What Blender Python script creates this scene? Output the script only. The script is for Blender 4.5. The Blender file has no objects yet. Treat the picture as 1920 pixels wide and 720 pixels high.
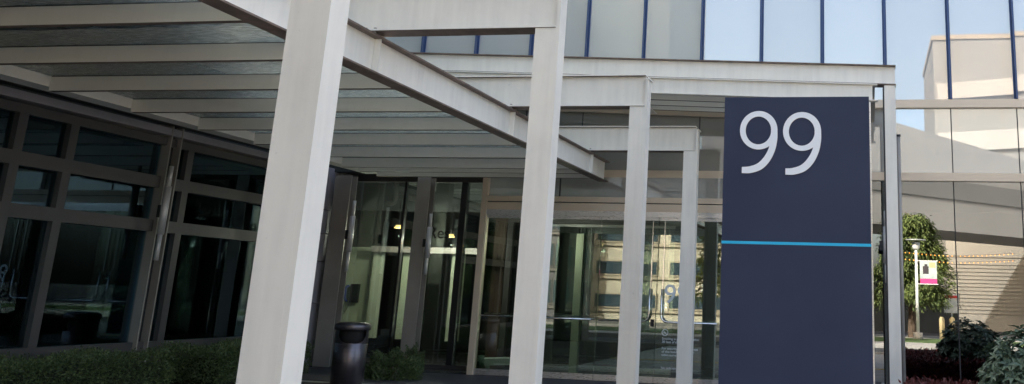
import bpy, bmesh, math, random
from mathutils import Vector, Matrix
random.seed(7)
R_ = math.radians
S = bpy.context.scene
COL = S.collection

# ---------------------------------------------------------------- camera
cam = bpy.data.cameras.new('camera')
camo = bpy.data.objects.new('camera', cam); COL.objects.link(camo)
right = Vector((0.983942, 0.175672, 0.031571))
down = Vector((-0.014204, 0.253385, -0.967261))
fwd = Vector((-0.177921, 0.951281, 0.251812))
M = Matrix((right, -down, -fwd)).transposed().to_4x4()
M.translation = Vector((0, 0, 1.25))
camo.matrix_world = M
cam.sensor_width = 36
cam.lens = 36 * 1779.74 / 1920
cam.shift_x = -(1298.25 - 960) / 1920
cam.shift_y = -(360 - 95.29) / 1920
cam.clip_start = 0.05; cam.clip_end = 3000
S.camera = camo

# ---------------------------------------------------------------- world, sun, exposure
SUN_EL, SUN_AZ = R_(38), R_(-28)      # azimuth from +Y (behind the facade), towards -X
w = bpy.data.worlds.new('World'); S.world = w; w.use_nodes = True
wn = w.node_tree
bg = wn.nodes['Background']
sky = wn.nodes.new('ShaderNodeTexSky'); sky.sky_type = 'NISHITA'; sky.sun_disc = False
sky.sun_elevation = SUN_EL; sky.sun_rotation = SUN_AZ
sky.air_density = 0.75; sky.dust_density = 6.0; sky.ozone_density = 0.3; sky.altitude = 0
wb = wn.nodes.new('ShaderNodeMix'); wb.data_type = 'RGBA'; wb.blend_type = 'MULTIPLY'   # the camera's shade white balance
wb.inputs[0].default_value = 1; wb.inputs[7].default_value = (1.14, 1.04, .88, 1)
wn.links.new(sky.outputs[0], wb.inputs[6]); wn.links.new(wb.outputs[2], bg.inputs[0]); bg.inputs[1].default_value = 0.14
sl = bpy.data.lights.new('sun', 'SUN'); sl.energy = 2.4; sl.angle = R_(0.5); sl.color = (1, .94, .86)
so = bpy.data.objects.new('sun', sl); COL.objects.link(so)
sd = Vector((math.sin(SUN_AZ) * math.cos(SUN_EL), math.cos(SUN_AZ) * math.cos(SUN_EL), math.sin(SUN_EL)))
so.rotation_euler = sd.to_track_quat('Z', 'Y').to_euler()
so.location = sd * 60
S.view_settings.view_transform = 'Standard'; S.view_settings.look = 'None'
S.view_settings.exposure = 2.5; S.view_settings.gamma = 1
S.view_settings.use_curve_mapping = False
S.render.engine = 'CYCLES'
S.cycles.max_bounces = 10; S.cycles.glossy_bounces = 6; S.cycles.transparent_max_bounces = 16
S.cycles.transmission_bounces = 6; S.cycles.diffuse_bounces = 4

# ---------------------------------------------------------------- materials
def mat(name, col, rough=0.5, metal=0.0, var=0.0, vscale=3.0, stretch=(1, 1, 1), bump=0.0, bscale=60.0, spec=0.5, col2=None):
    m = bpy.data.materials.new(name); m.use_nodes = True
    nt = m.node_tree; b = nt.nodes['Principled BSDF']
    b.inputs['Roughness'].default_value = rough; b.inputs['Metallic'].default_value = metal
    b.inputs['Specular IOR Level'].default_value = spec
    b.inputs['Base Color'].default_value = (*col, 1)
    if var or bump or col2:
        tc = nt.nodes.new('ShaderNodeTexCoord'); mp = nt.nodes.new('ShaderNodeMapping')
        mp.inputs['Scale'].default_value = stretch
        geo = nt.nodes.new('ShaderNodeNewGeometry')
        nt.links.new(geo.outputs['Position'], mp.inputs[0])
    if var or col2:
        n = nt.nodes.new('ShaderNodeTexNoise'); n.inputs['Scale'].default_value = vscale
        n.inputs['Detail'].default_value = 6; n.inputs['Roughness'].default_value = .6
        nt.links.new(mp.outputs[0], n.inputs[0])
        cr = nt.nodes.new('ShaderNodeValToRGB')
        cr.color_ramp.elements[0].position = .3; cr.color_ramp.elements[1].position = .7
        c0 = col2 if col2 else tuple(c * (1 - var) for c in col)
        cr.color_ramp.elements[0].color = (*c0, 1)
        cr.color_ramp.elements[1].color = (*tuple(min(1, c * (1 + var * .6)) for c in col), 1)
        nt.links.new(n.outputs[0], cr.inputs[0]); nt.links.new(cr.outputs[0], b.inputs['Base Color'])
        mr = nt.nodes.new('ShaderNodeMapRange')
        mr.inputs[3].default_value = max(.02, rough - .08); mr.inputs[4].default_value = min(1, rough + .1)
        nt.links.new(n.outputs[0], mr.inputs[0]); nt.links.new(mr.outputs[0], b.inputs['Roughness'])
    if bump:
        n2 = nt.nodes.new('ShaderNodeTexNoise'); n2.inputs['Scale'].default_value = bscale; n2.inputs['Detail'].default_value = 4
        nt.links.new(mp.outputs[0], n2.inputs[0])
        bp = nt.nodes.new('ShaderNodeBump'); bp.inputs['Strength'].default_value = bump; bp.inputs['Distance'].default_value = .01
        nt.links.new(n2.outputs[0], bp.inputs['Height']); nt.links.new(bp.outputs[0], b.inputs['Normal'])
    return m

def glass(name, fac0, tint, trans, wav=0.02, wscale=.8, diff=None, diffw=0.0, grime=0.0, rough=0.0, lucent=False):
    """window glass: sharp reflection mixed with see-through tint (and, for fritted panes, a pale diffuse share)"""
    m = bpy.data.materials.new(name); m.use_nodes = True
    nt = m.node_tree; nt.nodes.clear(); L = nt.links.new
    out = nt.nodes.new('ShaderNodeOutputMaterial')
    gl = nt.nodes.new('ShaderNodeBsdfGlossy'); gl.inputs['Color'].default_value = (*tint, 1); gl.inputs['Roughness'].default_value = rough
    tr = nt.nodes.new('ShaderNodeBsdfTransparent'); tr.inputs['Color'].default_value = (*trans, 1)
    fr = nt.nodes.new('ShaderNodeFresnel'); fr.inputs['IOR'].default_value = 1.5
    mr = nt.nodes.new('ShaderNodeMapRange'); mr.inputs[1].default_value = 0.04; mr.inputs[2].default_value = 1
    mr.inputs[3].default_value = fac0; mr.inputs[4].default_value = 1
    L(fr.outputs[0], mr.inputs[0])
    geo = nt.nodes.new('ShaderNodeNewGeometry')
    n = nt.nodes.new('ShaderNodeTexNoise'); n.inputs['Scale'].default_value = wscale; n.inputs['Detail'].default_value = 1
    oi = nt.nodes.new('ShaderNodeObjectInfo'); va = nt.nodes.new('ShaderNodeVectorMath'); va.operation = 'ADD'
    cx = nt.nodes.new('ShaderNodeVectorMath'); cx.operation = 'SCALE'; cx.inputs[0].default_value = (7, 3, 11)
    L(oi.outputs['Random'], cx.inputs['Scale']); L(geo.outputs['Position'], va.inputs[0]); L(cx.outputs[0], va.inputs[1])
    L(va.outputs[0], n.inputs[0])
    rv = nt.nodes.new('ShaderNodeMapRange'); rv.inputs[3].default_value = fac0*.86; rv.inputs[4].default_value = fac0*1.14
    L(oi.outputs['Random'], rv.inputs[0]); L(rv.outputs[0], mr.inputs[3])
    bp = nt.nodes.new('ShaderNodeBump'); bp.inputs['Strength'].default_value = wav; bp.inputs['Distance'].default_value = .1
    L(n.outputs[0], bp.inputs['Height']); L(bp.outputs[0], gl.inputs['Normal'])
    mx = nt.nodes.new('ShaderNodeMixShader')
    back = tr.outputs[0]
    if diff:
        df = nt.nodes.new('ShaderNodeBsdfTranslucent' if lucent else 'ShaderNodeBsdfDiffuse'); df.inputs['Color'].default_value = (*diff, 1)
        m2 = nt.nodes.new('ShaderNodeMixShader'); m2.inputs[0].default_value = diffw
        if grime:
            n3 = nt.nodes.new('ShaderNodeTexNoise'); n3.inputs['Scale'].default_value = 9; n3.inputs['Detail'].default_value = 8
            mp = nt.nodes.new('ShaderNodeMapping'); mp.inputs['Scale'].default_value = (1.2, 6, 1)
            L(geo.outputs['Position'], mp.inputs[0]); L(mp.outputs[0], n3.inputs[0])
            m4 = nt.nodes.new('ShaderNodeMapRange'); m4.inputs[1].default_value = .35; m4.inputs[2].default_value = .65
            m4.inputs[3].default_value = max(0, diffw - grime); m4.inputs[4].default_value = min(1, diffw + grime)
            L(n3.outputs[0], m4.inputs[0]); L(m4.outputs[0], m2.inputs[0])
        L(tr.outputs[0], m2.inputs[1]); L(df.outputs[0], m2.inputs[2]); back = m2.outputs[0]
    L(mr.outputs[0], mx.inputs[0]); L(back, mx.inputs[1]); L(gl.outputs[0], mx.inputs[2])
    L(mx.outputs[0], out.inputs[0])
    return m

def steel_paint(name, col, dirt, amount=.5):
    """weathered pale paint: soft vertical runs and blotches of grime"""
    m = bpy.data.materials.new(name); m.use_nodes = True
    nt = m.node_tree; L = nt.links.new; b = nt.nodes['Principled BSDF']
    geo = nt.nodes.new('ShaderNodeNewGeometry')
    mp = nt.nodes.new('ShaderNodeMapping'); mp.inputs['Scale'].default_value = (14, 14, 1.2)
    L(geo.outputs['Position'], mp.inputs[0])
    n1 = nt.nodes.new('ShaderNodeTexNoise'); n1.inputs['Scale'].default_value = 1; n1.inputs['Detail'].default_value = 5
    L(mp.outputs[0], n1.inputs[0])
    n2 = nt.nodes.new('ShaderNodeTexNoise'); n2.inputs['Scale'].default_value = 2.3; n2.inputs['Detail'].default_value = 8; n2.inputs['Roughness'].default_value = .65
    L(geo.outputs['Position'], n2.inputs[0])
    mu = nt.nodes.new('ShaderNodeMath'); mu.operation = 'MULTIPLY'; L(n1.outputs[0], mu.inputs[0]); L(n2.outputs[0], mu.inputs[1])
    mr = nt.nodes.new('ShaderNodeMapRange'); mr.inputs[1].default_value = .18; mr.inputs[2].default_value = .42
    mr.inputs[3].default_value = 0; mr.inputs[4].default_value = amount
    L(mu.outputs[0], mr.inputs[0])
    n4 = nt.nodes.new('ShaderNodeTexNoise'); n4.inputs['Scale'].default_value = 26; n4.inputs['Detail'].default_value = 3
    L(geo.outputs['Position'], n4.inputs[0])
    m4 = nt.nodes.new('ShaderNodeMapRange'); m4.inputs[1].default_value = .72; m4.inputs[2].default_value = .8
    m4.inputs[3].default_value = 0; m4.inputs[4].default_value = .5
    L(n4.outputs[0], m4.inputs[0])
    ad = nt.nodes.new('ShaderNodeMath'); ad.operation = 'ADD'; ad.use_clamp = True; L(mr.outputs[0], ad.inputs[0]); L(m4.outputs[0], ad.inputs[1])
    mx = nt.nodes.new('ShaderNodeMix'); mx.data_type = 'RGBA'
    mx.inputs[6].default_value = (*col, 1); mx.inputs[7].default_value = (*dirt, 1)
    L(ad.outputs[0], mx.inputs[0]); L(mx.outputs[2], b.inputs['Base Color'])
    b.inputs['Roughness'].default_value = .42
    r2 = nt.nodes.new('ShaderNodeMapRange'); r2.inputs[3].default_value = .32; r2.inputs[4].default_value = .6
    L(n2.outputs[0], r2.inputs[0]); L(r2.outputs[0], b.inputs['Roughness'])
    bp = nt.nodes.new('ShaderNodeBump'); bp.inputs['Strength'].default_value = .12; bp.inputs['Distance'].default_value = .01
    n5 = nt.nodes.new('ShaderNodeTexNoise'); n5.inputs['Scale'].default_value = 5; n5.inputs['Detail'].default_value = 5
    L(geo.outputs['Position'], n5.inputs[0]); L(n5.outputs[0], bp.inputs['Height']); L(bp.outputs[0], b.inputs['Normal'])
    return m

def emit(name, col, s):
    m = bpy.data.materials.new(name); m.use_nodes = True
    b = m.node_tree.nodes['Principled BSDF']; b.inputs['Base Color'].default_value = (*col, 1)
    b.inputs['Emission Color'].default_value = (*col, 1); b.inputs['Emission Strength'].default_value = s
    return m

m_steel = steel_paint('pale_steel_paint', (.78, .755, .70), (.55, .53, .50), .4)
m_rafter = steel_paint('rafter_paint', (.82, .80, .75), (.60, .57, .51), .15)
m_grime_shade = mat('flange_grime_and_shade', (.16, .12, .10), .7, var=.4, vscale=8)  # brown of the edge grime, also the painted shade of undersides
m_frame = mat('frame_warm_aluminium', (.64, .54, .43), .38, .2, var=.08, vscale=2)
m_darkened = mat('frame_grey_darkened', (.10, .095, .098), .4, .3, var=.12, vscale=2)  # wing frame grey darkened, the left side's shade put into the colour
m_post = mat('steel_post_grey', (.33, .31, .29), .45, .2, var=.15, vscale=2)
m_black = mat('black_gasket_and_shadow', (.012, .014, .018), .5)
m_tube = mat('silver_paint', (.62, .62, .64), .4, .35)
m_alu = mat('brushed_aluminium', (.72, .73, .76), .28, .9, var=.06, vscale=20, stretch=(1, 1, 12))
m_chrome = mat('polished_rail', (.8, .82, .85), .12, 1.0)
m_blue = mat('blue_mullion', (.03, .065, .17), .35, .2)
m_navy = mat('sign_navy', (.023, .033, .075), .55, 0, vscale=1.6, bump=.15, bscale=220, spec=.4, col2=(.013, .022, .060))
m_cyan = mat('sign_cyan', (.01, .44, .74), .4)
m_digit = mat('digit_white', (.78, .82, .88), .4)
m_digit_edge = mat('digit_edge_copper', (.35, .17, .09), .5)
m_glass_door = glass('door_glass', .20, (.86, .93, .88), (.80, .87, .83), .004, .7)
m_glass_front = glass('lobby_glass', .20, (.82, .9, .88), (.84, .90, .87), .008, .5)
m_glass_fac = glass('facade_glass', .34, (.86, .92, .97), (.25, .3, .32), .006, .35, diff=(.72, .70, .65), diffw=.5)
m_glass_gf = glass('ground_floor_glass', .34, (.88, .92, .95), (.3, .34, .36), .006, .35)
m_glass_up = glass('upper_facade_glass', .29, (.97, .96, .93), (.25, .3, .32), .004, .35, diff=(.70, .73, .76), diffw=.5)
m_glass_wing = glass('wing_glass', .10, (.45, .68, .80), (.56, .62, .64), .006, .5)
m_glass_roof = glass('canopy_glass', .10, (.85, .9, .92), (.80, .86, .85), .02, 6, diff=(.70, .76, .74), diffw=.6, grime=.22, lucent=True)
m_cladding = mat('cladding_lilac_grey', (.30, .29, .33), .55, var=.1, vscale=3)
m_ground = mat('asphalt', (.055, .055, .057), .85, var=.3, vscale=1.5, bump=.4, bscale=40)
m_paving = mat('paving_grey', (.35, .34, .32), .8, var=.25, vscale=2, bump=.3, bscale=30)
m_kerb = mat('kerb_concrete', (.42, .40, .37), .8, var=.15, vscale=4)
m_walk = mat('sidewalk_concrete', (.36, .34, .31), .85, var=.15, vscale=1.2, bump=.2, bscale=30)
m_yellow = mat('yellow_road_paint', (.62, .42, .05), .7, var=.25, vscale=14)
m_grass = mat('lawn', (.07, .12, .03), .9, var=.4, vscale=3, bump=.8, bscale=60)
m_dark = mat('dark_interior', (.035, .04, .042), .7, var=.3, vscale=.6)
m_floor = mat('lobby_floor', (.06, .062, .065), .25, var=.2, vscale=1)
m_inwall = mat('pale_green_wall', (.50, .56, .42), .7, var=.08, vscale=1)
m_inwood = mat('interior_wood', (.09, .05, .03), .5, var=.3, vscale=2)
m_cream = mat('cream_stone', (.31, .285, .24), .8, var=.08, vscale=.6, bump=.1, bscale=8)
m_palegreen = mat('added_mass_pale_green_grey', (.70, .77, .72), .6, var=.06, vscale=.5)
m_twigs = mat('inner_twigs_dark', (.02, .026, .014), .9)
m_palestone = mat('pale_stone', (.175, .178, .176), .8, var=.08, vscale=.3)
m_bounce_cut = mat('bounce_cut_dark', (.035, .028, .022), .95, var=.4, vscale=8, bump=1, bscale=40)
m_slate = mat('slate_panel', (.045, .045, .06), .6, var=.1, vscale=.5)
m_creamd = mat('cream_joint', (.24, .21, .17), .8)
m_palegrey = mat('pale_grey_panel', (.30, .295, .285), .6, var=.06, vscale=.4)
m_darkglass = mat('dark_window', (.03, .045, .06), .08, .0, spec=.9)
m_bark = mat('bark', (.13, .09, .06), .9, var=.4, vscale=6, bump=.8, bscale=20)
m_bin = mat('bin_dark_metal', (.13, .12, .14), .3, .85, var=.15, vscale=4, stretch=(1, 1, 8))
m_binhole = mat('bin_opening', (.008, .008, .009), .8)
m_red = mat('red_paint', (.5, .03, .03), .5)
m_white = mat('white_paint', (.78, .78, .76), .5)
m_signback = mat('sign_back_grey', (.55, .57, .56), .45, .4)
m_pink = mat('banner_pink', (.62, .05, .22), .6)
m_banner = mat('banner_print', (.62, .66, .62), .6, col2=(.35, .42, .40), vscale=3.5)
m_bfig = mat('banner_figure', (.05, .04, .045), .6)
m_lampglow = emit('warm_lamp', (1, .66, .24), .45)
m_bulb = emit('amber_bulb', (1, .36, .05), 1.2)
m_rock = mat('rock', (.32, .30, .28), .8, var=.3, vscale=5, bump=.8, bscale=10)
m_bollard = mat('bollard_yellow', (.55, .45, .24), .6)
m_decal = mat('vinyl_white', (.72, .78, .84), .5)
m_decalk = mat('vinyl_black', (.01, .01, .01), .5)
m_bench = mat('bench_pale', (.42, .52, .50), .4)
m_bluebin = mat('blue_plastic', (.02, .05, .3), .5)

def leaf_mat(name, c1, c2, rough=.5):
    m = bpy.data.materials.new(name); m.use_nodes = True
    nt = m.node_tree; b = nt.nodes['Principled BSDF']; L = nt.links.new
    at = nt.nodes.new('ShaderNodeAttribute'); at.attribute_name = 'tone'
    mx = nt.nodes.new('ShaderNodeMix'); mx.data_type = 'RGBA'
    mx.inputs[6].default_value = (*c1, 1); mx.inputs[7].default_value = (*c2, 1)
    L(at.outputs['Fac'], mx.inputs[0]); L(mx.outputs[2], b.inputs['Base Color'])
    b.inputs['Roughness'].default_value = rough
    return m
m_boxleaf = leaf_mat('boxwood_leaf', (.035, .06, .025), (.12, .17, .06))
m_bushleaf = leaf_mat('broad_leaf', (.05, .085, .055), (.13, .19, .12), .42)
m_treeleaf = leaf_mat('tree_leaf', (.04, .07, .018), (.15, .19, .045), .6)
m_redleaf = leaf_mat('dark_red_leaf', (.05, .009, .010), (.15, .022, .02))
m_limeleaf = leaf_mat('lime_leaf', (.22, .28, .03), (.40, .42, .06))

# ---------------------------------------------------------------- helpers
def link(name, bm, m, parent=None, smooth=False):
    bmesh.ops.recalc_face_normals(bm, faces=bm.faces)
    me = bpy.data.meshes.new(name); bm.to_mesh(me); bm.free()
    for k in (m if isinstance(m, (list, tuple)) else [m]): me.materials.append(k)
    if smooth:
        for p in me.polygons: p.use_smooth = True
    o = bpy.data.objects.new(name, me); COL.objects.link(o)
    if parent: o.parent = parent
    return o
def thing(name, label, cat, loc=(0, 0, 0), group=None, rz=0):
    o = bpy.data.objects.new(name, None); COL.objects.link(o)
    o.location = loc; o.rotation_euler[2] = rz; o.empty_display_size = .1
    return tag(o, label, cat, group)
def tag(o, label, cat, group=None, kind=None):
    if label: o['label'] = label
    if cat: o['category'] = cat
    if group: o['group'] = group
    if kind: o['kind'] = kind
    return o
def structure(o): o['kind'] = 'structure'; return o
def box(bm, x0, x1, y0, y1, z0, z1, mi=0):
    v = [bm.verts.new(p) for p in ((x0,y0,z0),(x1,y0,z0),(x1,y1,z0),(x0,y1,z0),(x0,y0,z1),(x1,y0,z1),(x1,y1,z1),(x0,y1,z1))]
    for f in ((0,3,2,1),(4,5,6,7),(0,1,5,4),(1,2,6,5),(2,3,7,6),(3,0,4,7)):
        bm.faces.new([v[i] for i in f]).material_index = mi
    return v
def B(*boxes):
    bm = bmesh.new()
    for b in boxes: box(bm, *b)
    return bm
def rel(boxes, o):
    """boxes in world coordinates -> coordinates of a thing at o"""
    return [(b[0]-o[0], b[1]-o[0], b[2]-o[1], b[3]-o[1], b[4]-o[2], b[5]-o[2]) + tuple(b[6:]) for b in boxes]
def prism(bm, pts, z0, z1):
    a = [bm.verts.new((x, y, z0)) for x, y in pts]; b = [bm.verts.new((x, y, z1)) for x, y in pts]
    bm.faces.new(a[::-1]); bm.faces.new(b)
    n = len(pts)
    for i in range(n): bm.faces.new((a[i], a[(i+1) % n], b[(i+1) % n], b[i]))
def tube(bm, pts, r, seg=10, cap=True):
    """round bar through points; r is a number or one per point"""
    pts = [Vector(p) for p in pts]; n = len(pts)
    rs = r if isinstance(r, (list, tuple)) else [r] * n
    rings = []
    up = Vector((0, 0, 1))
    prev = None
    for i, p in enumerate(pts):
        t = (pts[min(i+1, n-1)] - pts[max(i-1, 0)]).normalized()
        if prev is None:
            a = t.cross(up)
            if a.length < .05: a = t.cross(Vector((1, 0, 0)))
            a.normalize()
        else:
            a = prev - t * prev.dot(t); a.normalize()
        prev = a; b = t.cross(a)
        rings.append([bm.verts.new(p + (a * math.cos(q) + b * math.sin(q)) * rs[i]) for q in [2*math.pi*k/seg for k in range(seg)]])
    for i in range(n-1):
        for k in range(seg):
            bm.faces.new((rings[i][k], rings[i][(k+1) % seg], rings[i+1][(k+1) % seg], rings[i+1][k]))
    if cap:
        bm.faces.new(rings[0][::-1]); bm.faces.new(rings[-1])
def bend(pts, r=.07, n=5):
    """round the corners of a polyline"""
    pts = [Vector(p) for p in pts]; out = [pts[0]]
    for i in range(1, len(pts)-1):
        a = pts[i] + (pts[i-1]-pts[i]).normalized()*r; c = pts[i] + (pts[i+1]-pts[i]).normalized()*r
        for k in range(n+1):
            t = k/n; out.append(a*(1-t)**2 + pts[i]*2*t*(1-t) + c*t*t)
    out.append(pts[-1]); return out
def text(body, size, x, y, z, m, parent, name, flip=False, extrude=.001, align='LEFT'):
    cu = bpy.data.curves.new(name, 'FONT'); cu.body = body; cu.size = size; cu.extrude = extrude; cu.align_x = align
    cu.space_line = .95
    t = bpy.data.objects.new('tmp_text', cu); COL.objects.link(t)
    bpy.context.view_layer.update()
    me = bpy.data.meshes.new_from_object(t.evaluated_get(bpy.context.evaluated_depsgraph_get()))
    bpy.data.objects.remove(t)
    me.materials.clear(); me.materials.append(m)
    o = bpy.data.objects.new(name, me); COL.objects.link(o)
    o.rotation_euler = (math.pi/2, 0, math.pi if flip else 0); o.location = (x, y, z); o.parent = parent
    return o

# ================================================================ SETTING
structure(link('ground', B((-150, 150, -150, 150, -.2, 0)), m_ground))
structure(link('sidewalk', B((-60, 60, 3.2, 13.9, .004, .05)), m_paving))
structure(link('bounce_cut_ground', B((-8.45, -5.0, 3.25, 11.6, .0505, .07)), m_bounce_cut))  # added unseen dark ground, lessens bounce light under the left canopy
structure(link('entrance_threshold', B((-8.5, .2, 12.0, 13.9, .0505, .056)), m_slate))
structure(link('kerb', B((-60, 60, 3.05, 3.2, .004, .10), (-60, 60, -1.55, -1.4, .004, .13)), m_kerb))
structure(link('far_sidewalk', B((-60, 60, -4.4, -1.55, .004, .09), (-60, 60, -13.5, -8.0, .004, .05)), m_walk))
structure(link('road', B((-60, 60, -1.4, 3.05, .003, .008)), m_ground))
structure(link('lawn', B((-60, 60, -8.0, -4.4, .004, .11)), m_grass))
tag(link('road_marking', B((-60, 60, 8.85, 8.97, .05, .056)), m_yellow), 'thin yellow painted line across the paving in front of the entrance', 'road marking')

# ================================================================ MAIN OFFICE BUILDING (glass facade and entrance)
FY = 14.0
bld = thing('office_building', 'glass fronted office building with tall reflective panes and glazed entrance doors', 'building', (0, FY, 0))
def bp(name, boxes, m, parent=bld): return link(name, B(*rel(boxes, (0, FY, 0))), m, parent)
TOP = 11.6
xs = [1.235 - .93*k for k in range(14, -1, -1)] + [2.16, 3.085, 4.01, 4.94, 5.87, 6.8, 7.73]   # mullion lines
# upper storey panes
for a, b in zip(xs[:-1], xs[1:]):
    bp('window_pane', [(a+.02, b-.02, FY+.10, FY+.112, 4.175, 7.55)], m_glass_up)
    bp('window_pane', [(a+.02, b-.02, FY+.10, FY+.112, 7.67, TOP-.1)], m_glass_up)
for o in list(bld.children):
    if o.name.startswith('window_pane'):          # every pane sits a hair out of true, so reflections break at the joints
        a, b = random.uniform(-.0022, .0022), random.uniform(-.0022, .0022)
        cx = sum(v.co.x for v in o.data.vertices)/8; cz = sum(v.co.z for v in o.data.vertices)/8
        for v in o.data.vertices: v.co.y += a*(v.co.x-cx)+b*(v.co.z-cz)
for x in xs:
    bp('mullion', [(x-.010, x+.010, FY+.0, FY+.11, 4.18, TOP-.1), (x-.03, x+.03, FY+.085, FY+.125, 4.18, TOP-.1)], m_blue)
# bands between T1 and T2 and the ground floor panes right of the entrance, band above the entrance
for a, b in zip(xs[:-1], xs[1:]):
    if b < -6.2: continue
    bp('window_pane', [(a+.008, b-.008, FY+.10, FY+.112, 3.10, 4.055)], m_glass_fac)
    if a > -2.0: bp('window_pane', [(a+.008, b-.008, FY+.10, FY+.112, .14, 2.985)], m_glass_gf)
for x in xs:
    if x < -6.2: continue
    bp('glazing_joint', [(x-.0078, x+.0078, FY+.098, FY+.125, 3.10, 4.055)] + ([(x-.0078, x+.0078, FY+.098, FY+.125, .14, 2.985)] if x > -2.0 else []), m_black)
bp('transom', [(-12, 8, FY+.03, FY+.14, 4.055, 4.175)], m_frame)
bp('transom', [(-6.3, 8, FY+.03, FY+.14, 2.985, 3.10)], m_frame)
bp('transom', [(-2.0, 8, FY+.03, FY+.14, .05, .14)], m_darkened)
bp('transom', [(-12, 8, FY+.03, FY+.14, 7.55, 7.67)], m_frame)
bp('parapet', [(-12, 8, FY, FY+.5, TOP-.1, TOP+.4)], m_palegrey)
bp('wall', [(8, 8.4, FY, 30, .0, TOP+.4), (-12.0, 8, FY+.5, 30, TOP, TOP+.2), (-12, 8.4, 30, 30.3, 0, TOP)], m_palegrey)
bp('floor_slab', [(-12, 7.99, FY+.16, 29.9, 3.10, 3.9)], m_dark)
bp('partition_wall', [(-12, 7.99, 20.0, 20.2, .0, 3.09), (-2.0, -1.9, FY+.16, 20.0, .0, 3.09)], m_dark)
bp('blind', [(-11.9, 7.9, FY+.5, FY+.52, 4.2, 7.5), (-11.9, 7.9, FY+.5, FY+.52, 7.7, TOP-.12)], m_white)
structure(link('lobby_floor', B((-12, 8.0, FY+.13, 29.9, .004, .05)), m_floor))
# entrance frame
ex0, ex1 = -5.84, -2.06
bp('door_frame', [(ex0, ex0+.09, FY-.06, FY+.08, .05, 2.985)], m_frame)
bp('door_frame', [(ex1, ex1+.10, FY-.06, FY+.08, .05, 2.985)], m_frame)
bp('door_frame', [(ex0+.09, ex1, FY-.05, FY+.08, 2.47, 2.585), (ex0+.09, ex1, FY-.058, FY+.08, 2.60, 2.68)], m_frame)
bp('door_frame', [(ex0+.09, ex1, FY-.02, FY+.06, 2.585, 2.60)], m_black)
bp('header_rail', [(ex0+.09, ex1, FY-.045, FY+.05, 2.39, 2.47)], m_alu)
for a, b in ((-5.75, -4.62), (-4.60, -3.30), (-3.28, -2.06)):
    bp('window_pane', [(a, b, FY+.01, FY+.02, 2.68, 2.985)], m_glass_fac)
bp('glazing_joint', [(-4.62, -4.60, FY-.0, FY+.03, 2.68, 2.985), (-3.30, -3.28, FY, FY+.03, 2.68, 2.985)], m_black)
# four glass leaves with bent pull rails
def door_leaf(x0, x1, side, y, parent, gm):
    """side = +1 when the leaf meets its partner on the right"""
    d = link('door', B((x0+.006-0, x1-.006, y-FY-.006, y-FY+.006, .14, 2.39)), gm, parent)
    link('bottom_rail', B((x0+.006, x1-.006, y-FY-.025, y-FY+.025, .055, .139)), m_alu, d)
    link('top_rail', B((x0+.006, x1-.006, y-FY-.02, y-FY+.02, 2.345, 2.388)), m_alu, d)
    xe = x1-.09 if side > 0 else x0+.09; xo = x0+.06 if side > 0 else x1-.06
    h = bmesh.new(); yy = y-FY-.075
    tube(h, bend([(xo, yy, .90), (xe, yy, .90), (xe, yy, 1.36)], .11, 7), .0135, 10)
    for px, pz in ((xo+.05*side, .90), (xe, 1.30)):
        tube(h, [(px, yy, pz), (px, y-FY-.004, pz)], .010, 8)
    link('handle', h, m_chrome, d, True)
    hb = bmesh.new(); yb = y-FY+.075
    tube(hb, bend([(xo, yb, .93), (xe, yb, .93), (xe, yb, 1.36)], .11, 7), .0105, 8)
    link('handle', hb, m_chrome, d, True)
    link('vertical_rod', B((xe-.006, xe+.006, y-FY-.018, y-FY-.0065, 1.36, 2.34)), m_chrome, d)
    return d
dx = [-5.75, -4.835, -3.92, -3.03, -2.06]
leaves = []
for i in range(4): leaves.append(door_leaf(dx[i], dx[i+1], 1 if i % 2 == 0 else -1, FY+.0, bld, m_glass_door))
# inner vestibule doors
IY = 15.6
bp('inner_door_frame', [(-6.0, -2.06, IY-.05, IY+.05, 2.40, 2.56), (-6.0, -5.9, IY-.05, IY+.05, .05, 2.40)], m_darkened)
ix = [-5.9, -5.25, -4.62, -3.95, -3.1, -2.06]
for i in range(1, 4): door_leaf(ix[i], ix[i+1], 1 if i % 2 == 1 else -1, IY, bld, m_glass_door)
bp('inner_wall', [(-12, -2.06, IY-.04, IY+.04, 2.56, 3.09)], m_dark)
# writing on the third and fourth leaf
text('99', .385, -2.925, FY-.0085, 1.165, m_decal, leaves[3], 'door_number').location.y -= FY
s1 = text('Smoking is prohibited within\n30 feet of this building\n\nFor security purposes areas\nof this building are under\nvideo surveillance\n\n\n\nNo soliciting', .047, -2.925, -.0085, .655, m_decal, leaves[3], 'door_notice')
nb = bmesh.new(); pr = []
for k in range(28):
    q0, q1 = 2*math.pi*k/28, 2*math.pi*(k+1)/28
    c = (-2.885, .755)
    vs = [nb.verts.new((c[0]+r*math.cos(q), -.0085, c[1]+r*math.sin(q))) for r, q in ((.038, q0), (.047, q0), (.047, q1), (.038, q1))]
    nb.faces.new(vs)
for (dx0, dz0, dx1, dz1, wd) in ((-.028, .028, .028, -.028, .007), (-.025, -.004, .020, -.004, .008)):
    a = Vector((dx0, 0, dz0)); b_ = Vector((dx1, 0, dz1)); t = (b_-a).normalized(); nn = Vector((-t.z, 0, t.x))*wd*.5
    o_ = Vector((-2.885, -.0085-.0005*(wd > .007), .755))
    nb.faces.new([nb.verts.new(o_+p) for p in (a-nn, b_-nn, b_+nn, a+nn)])
link('no_smoking_symbol', nb, m_decal, leaves[3])
bp('card_reader', [(-3.105, -3.055, FY-.02, FY-.0, .83, .93)], m_black, leaves[2])

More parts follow.
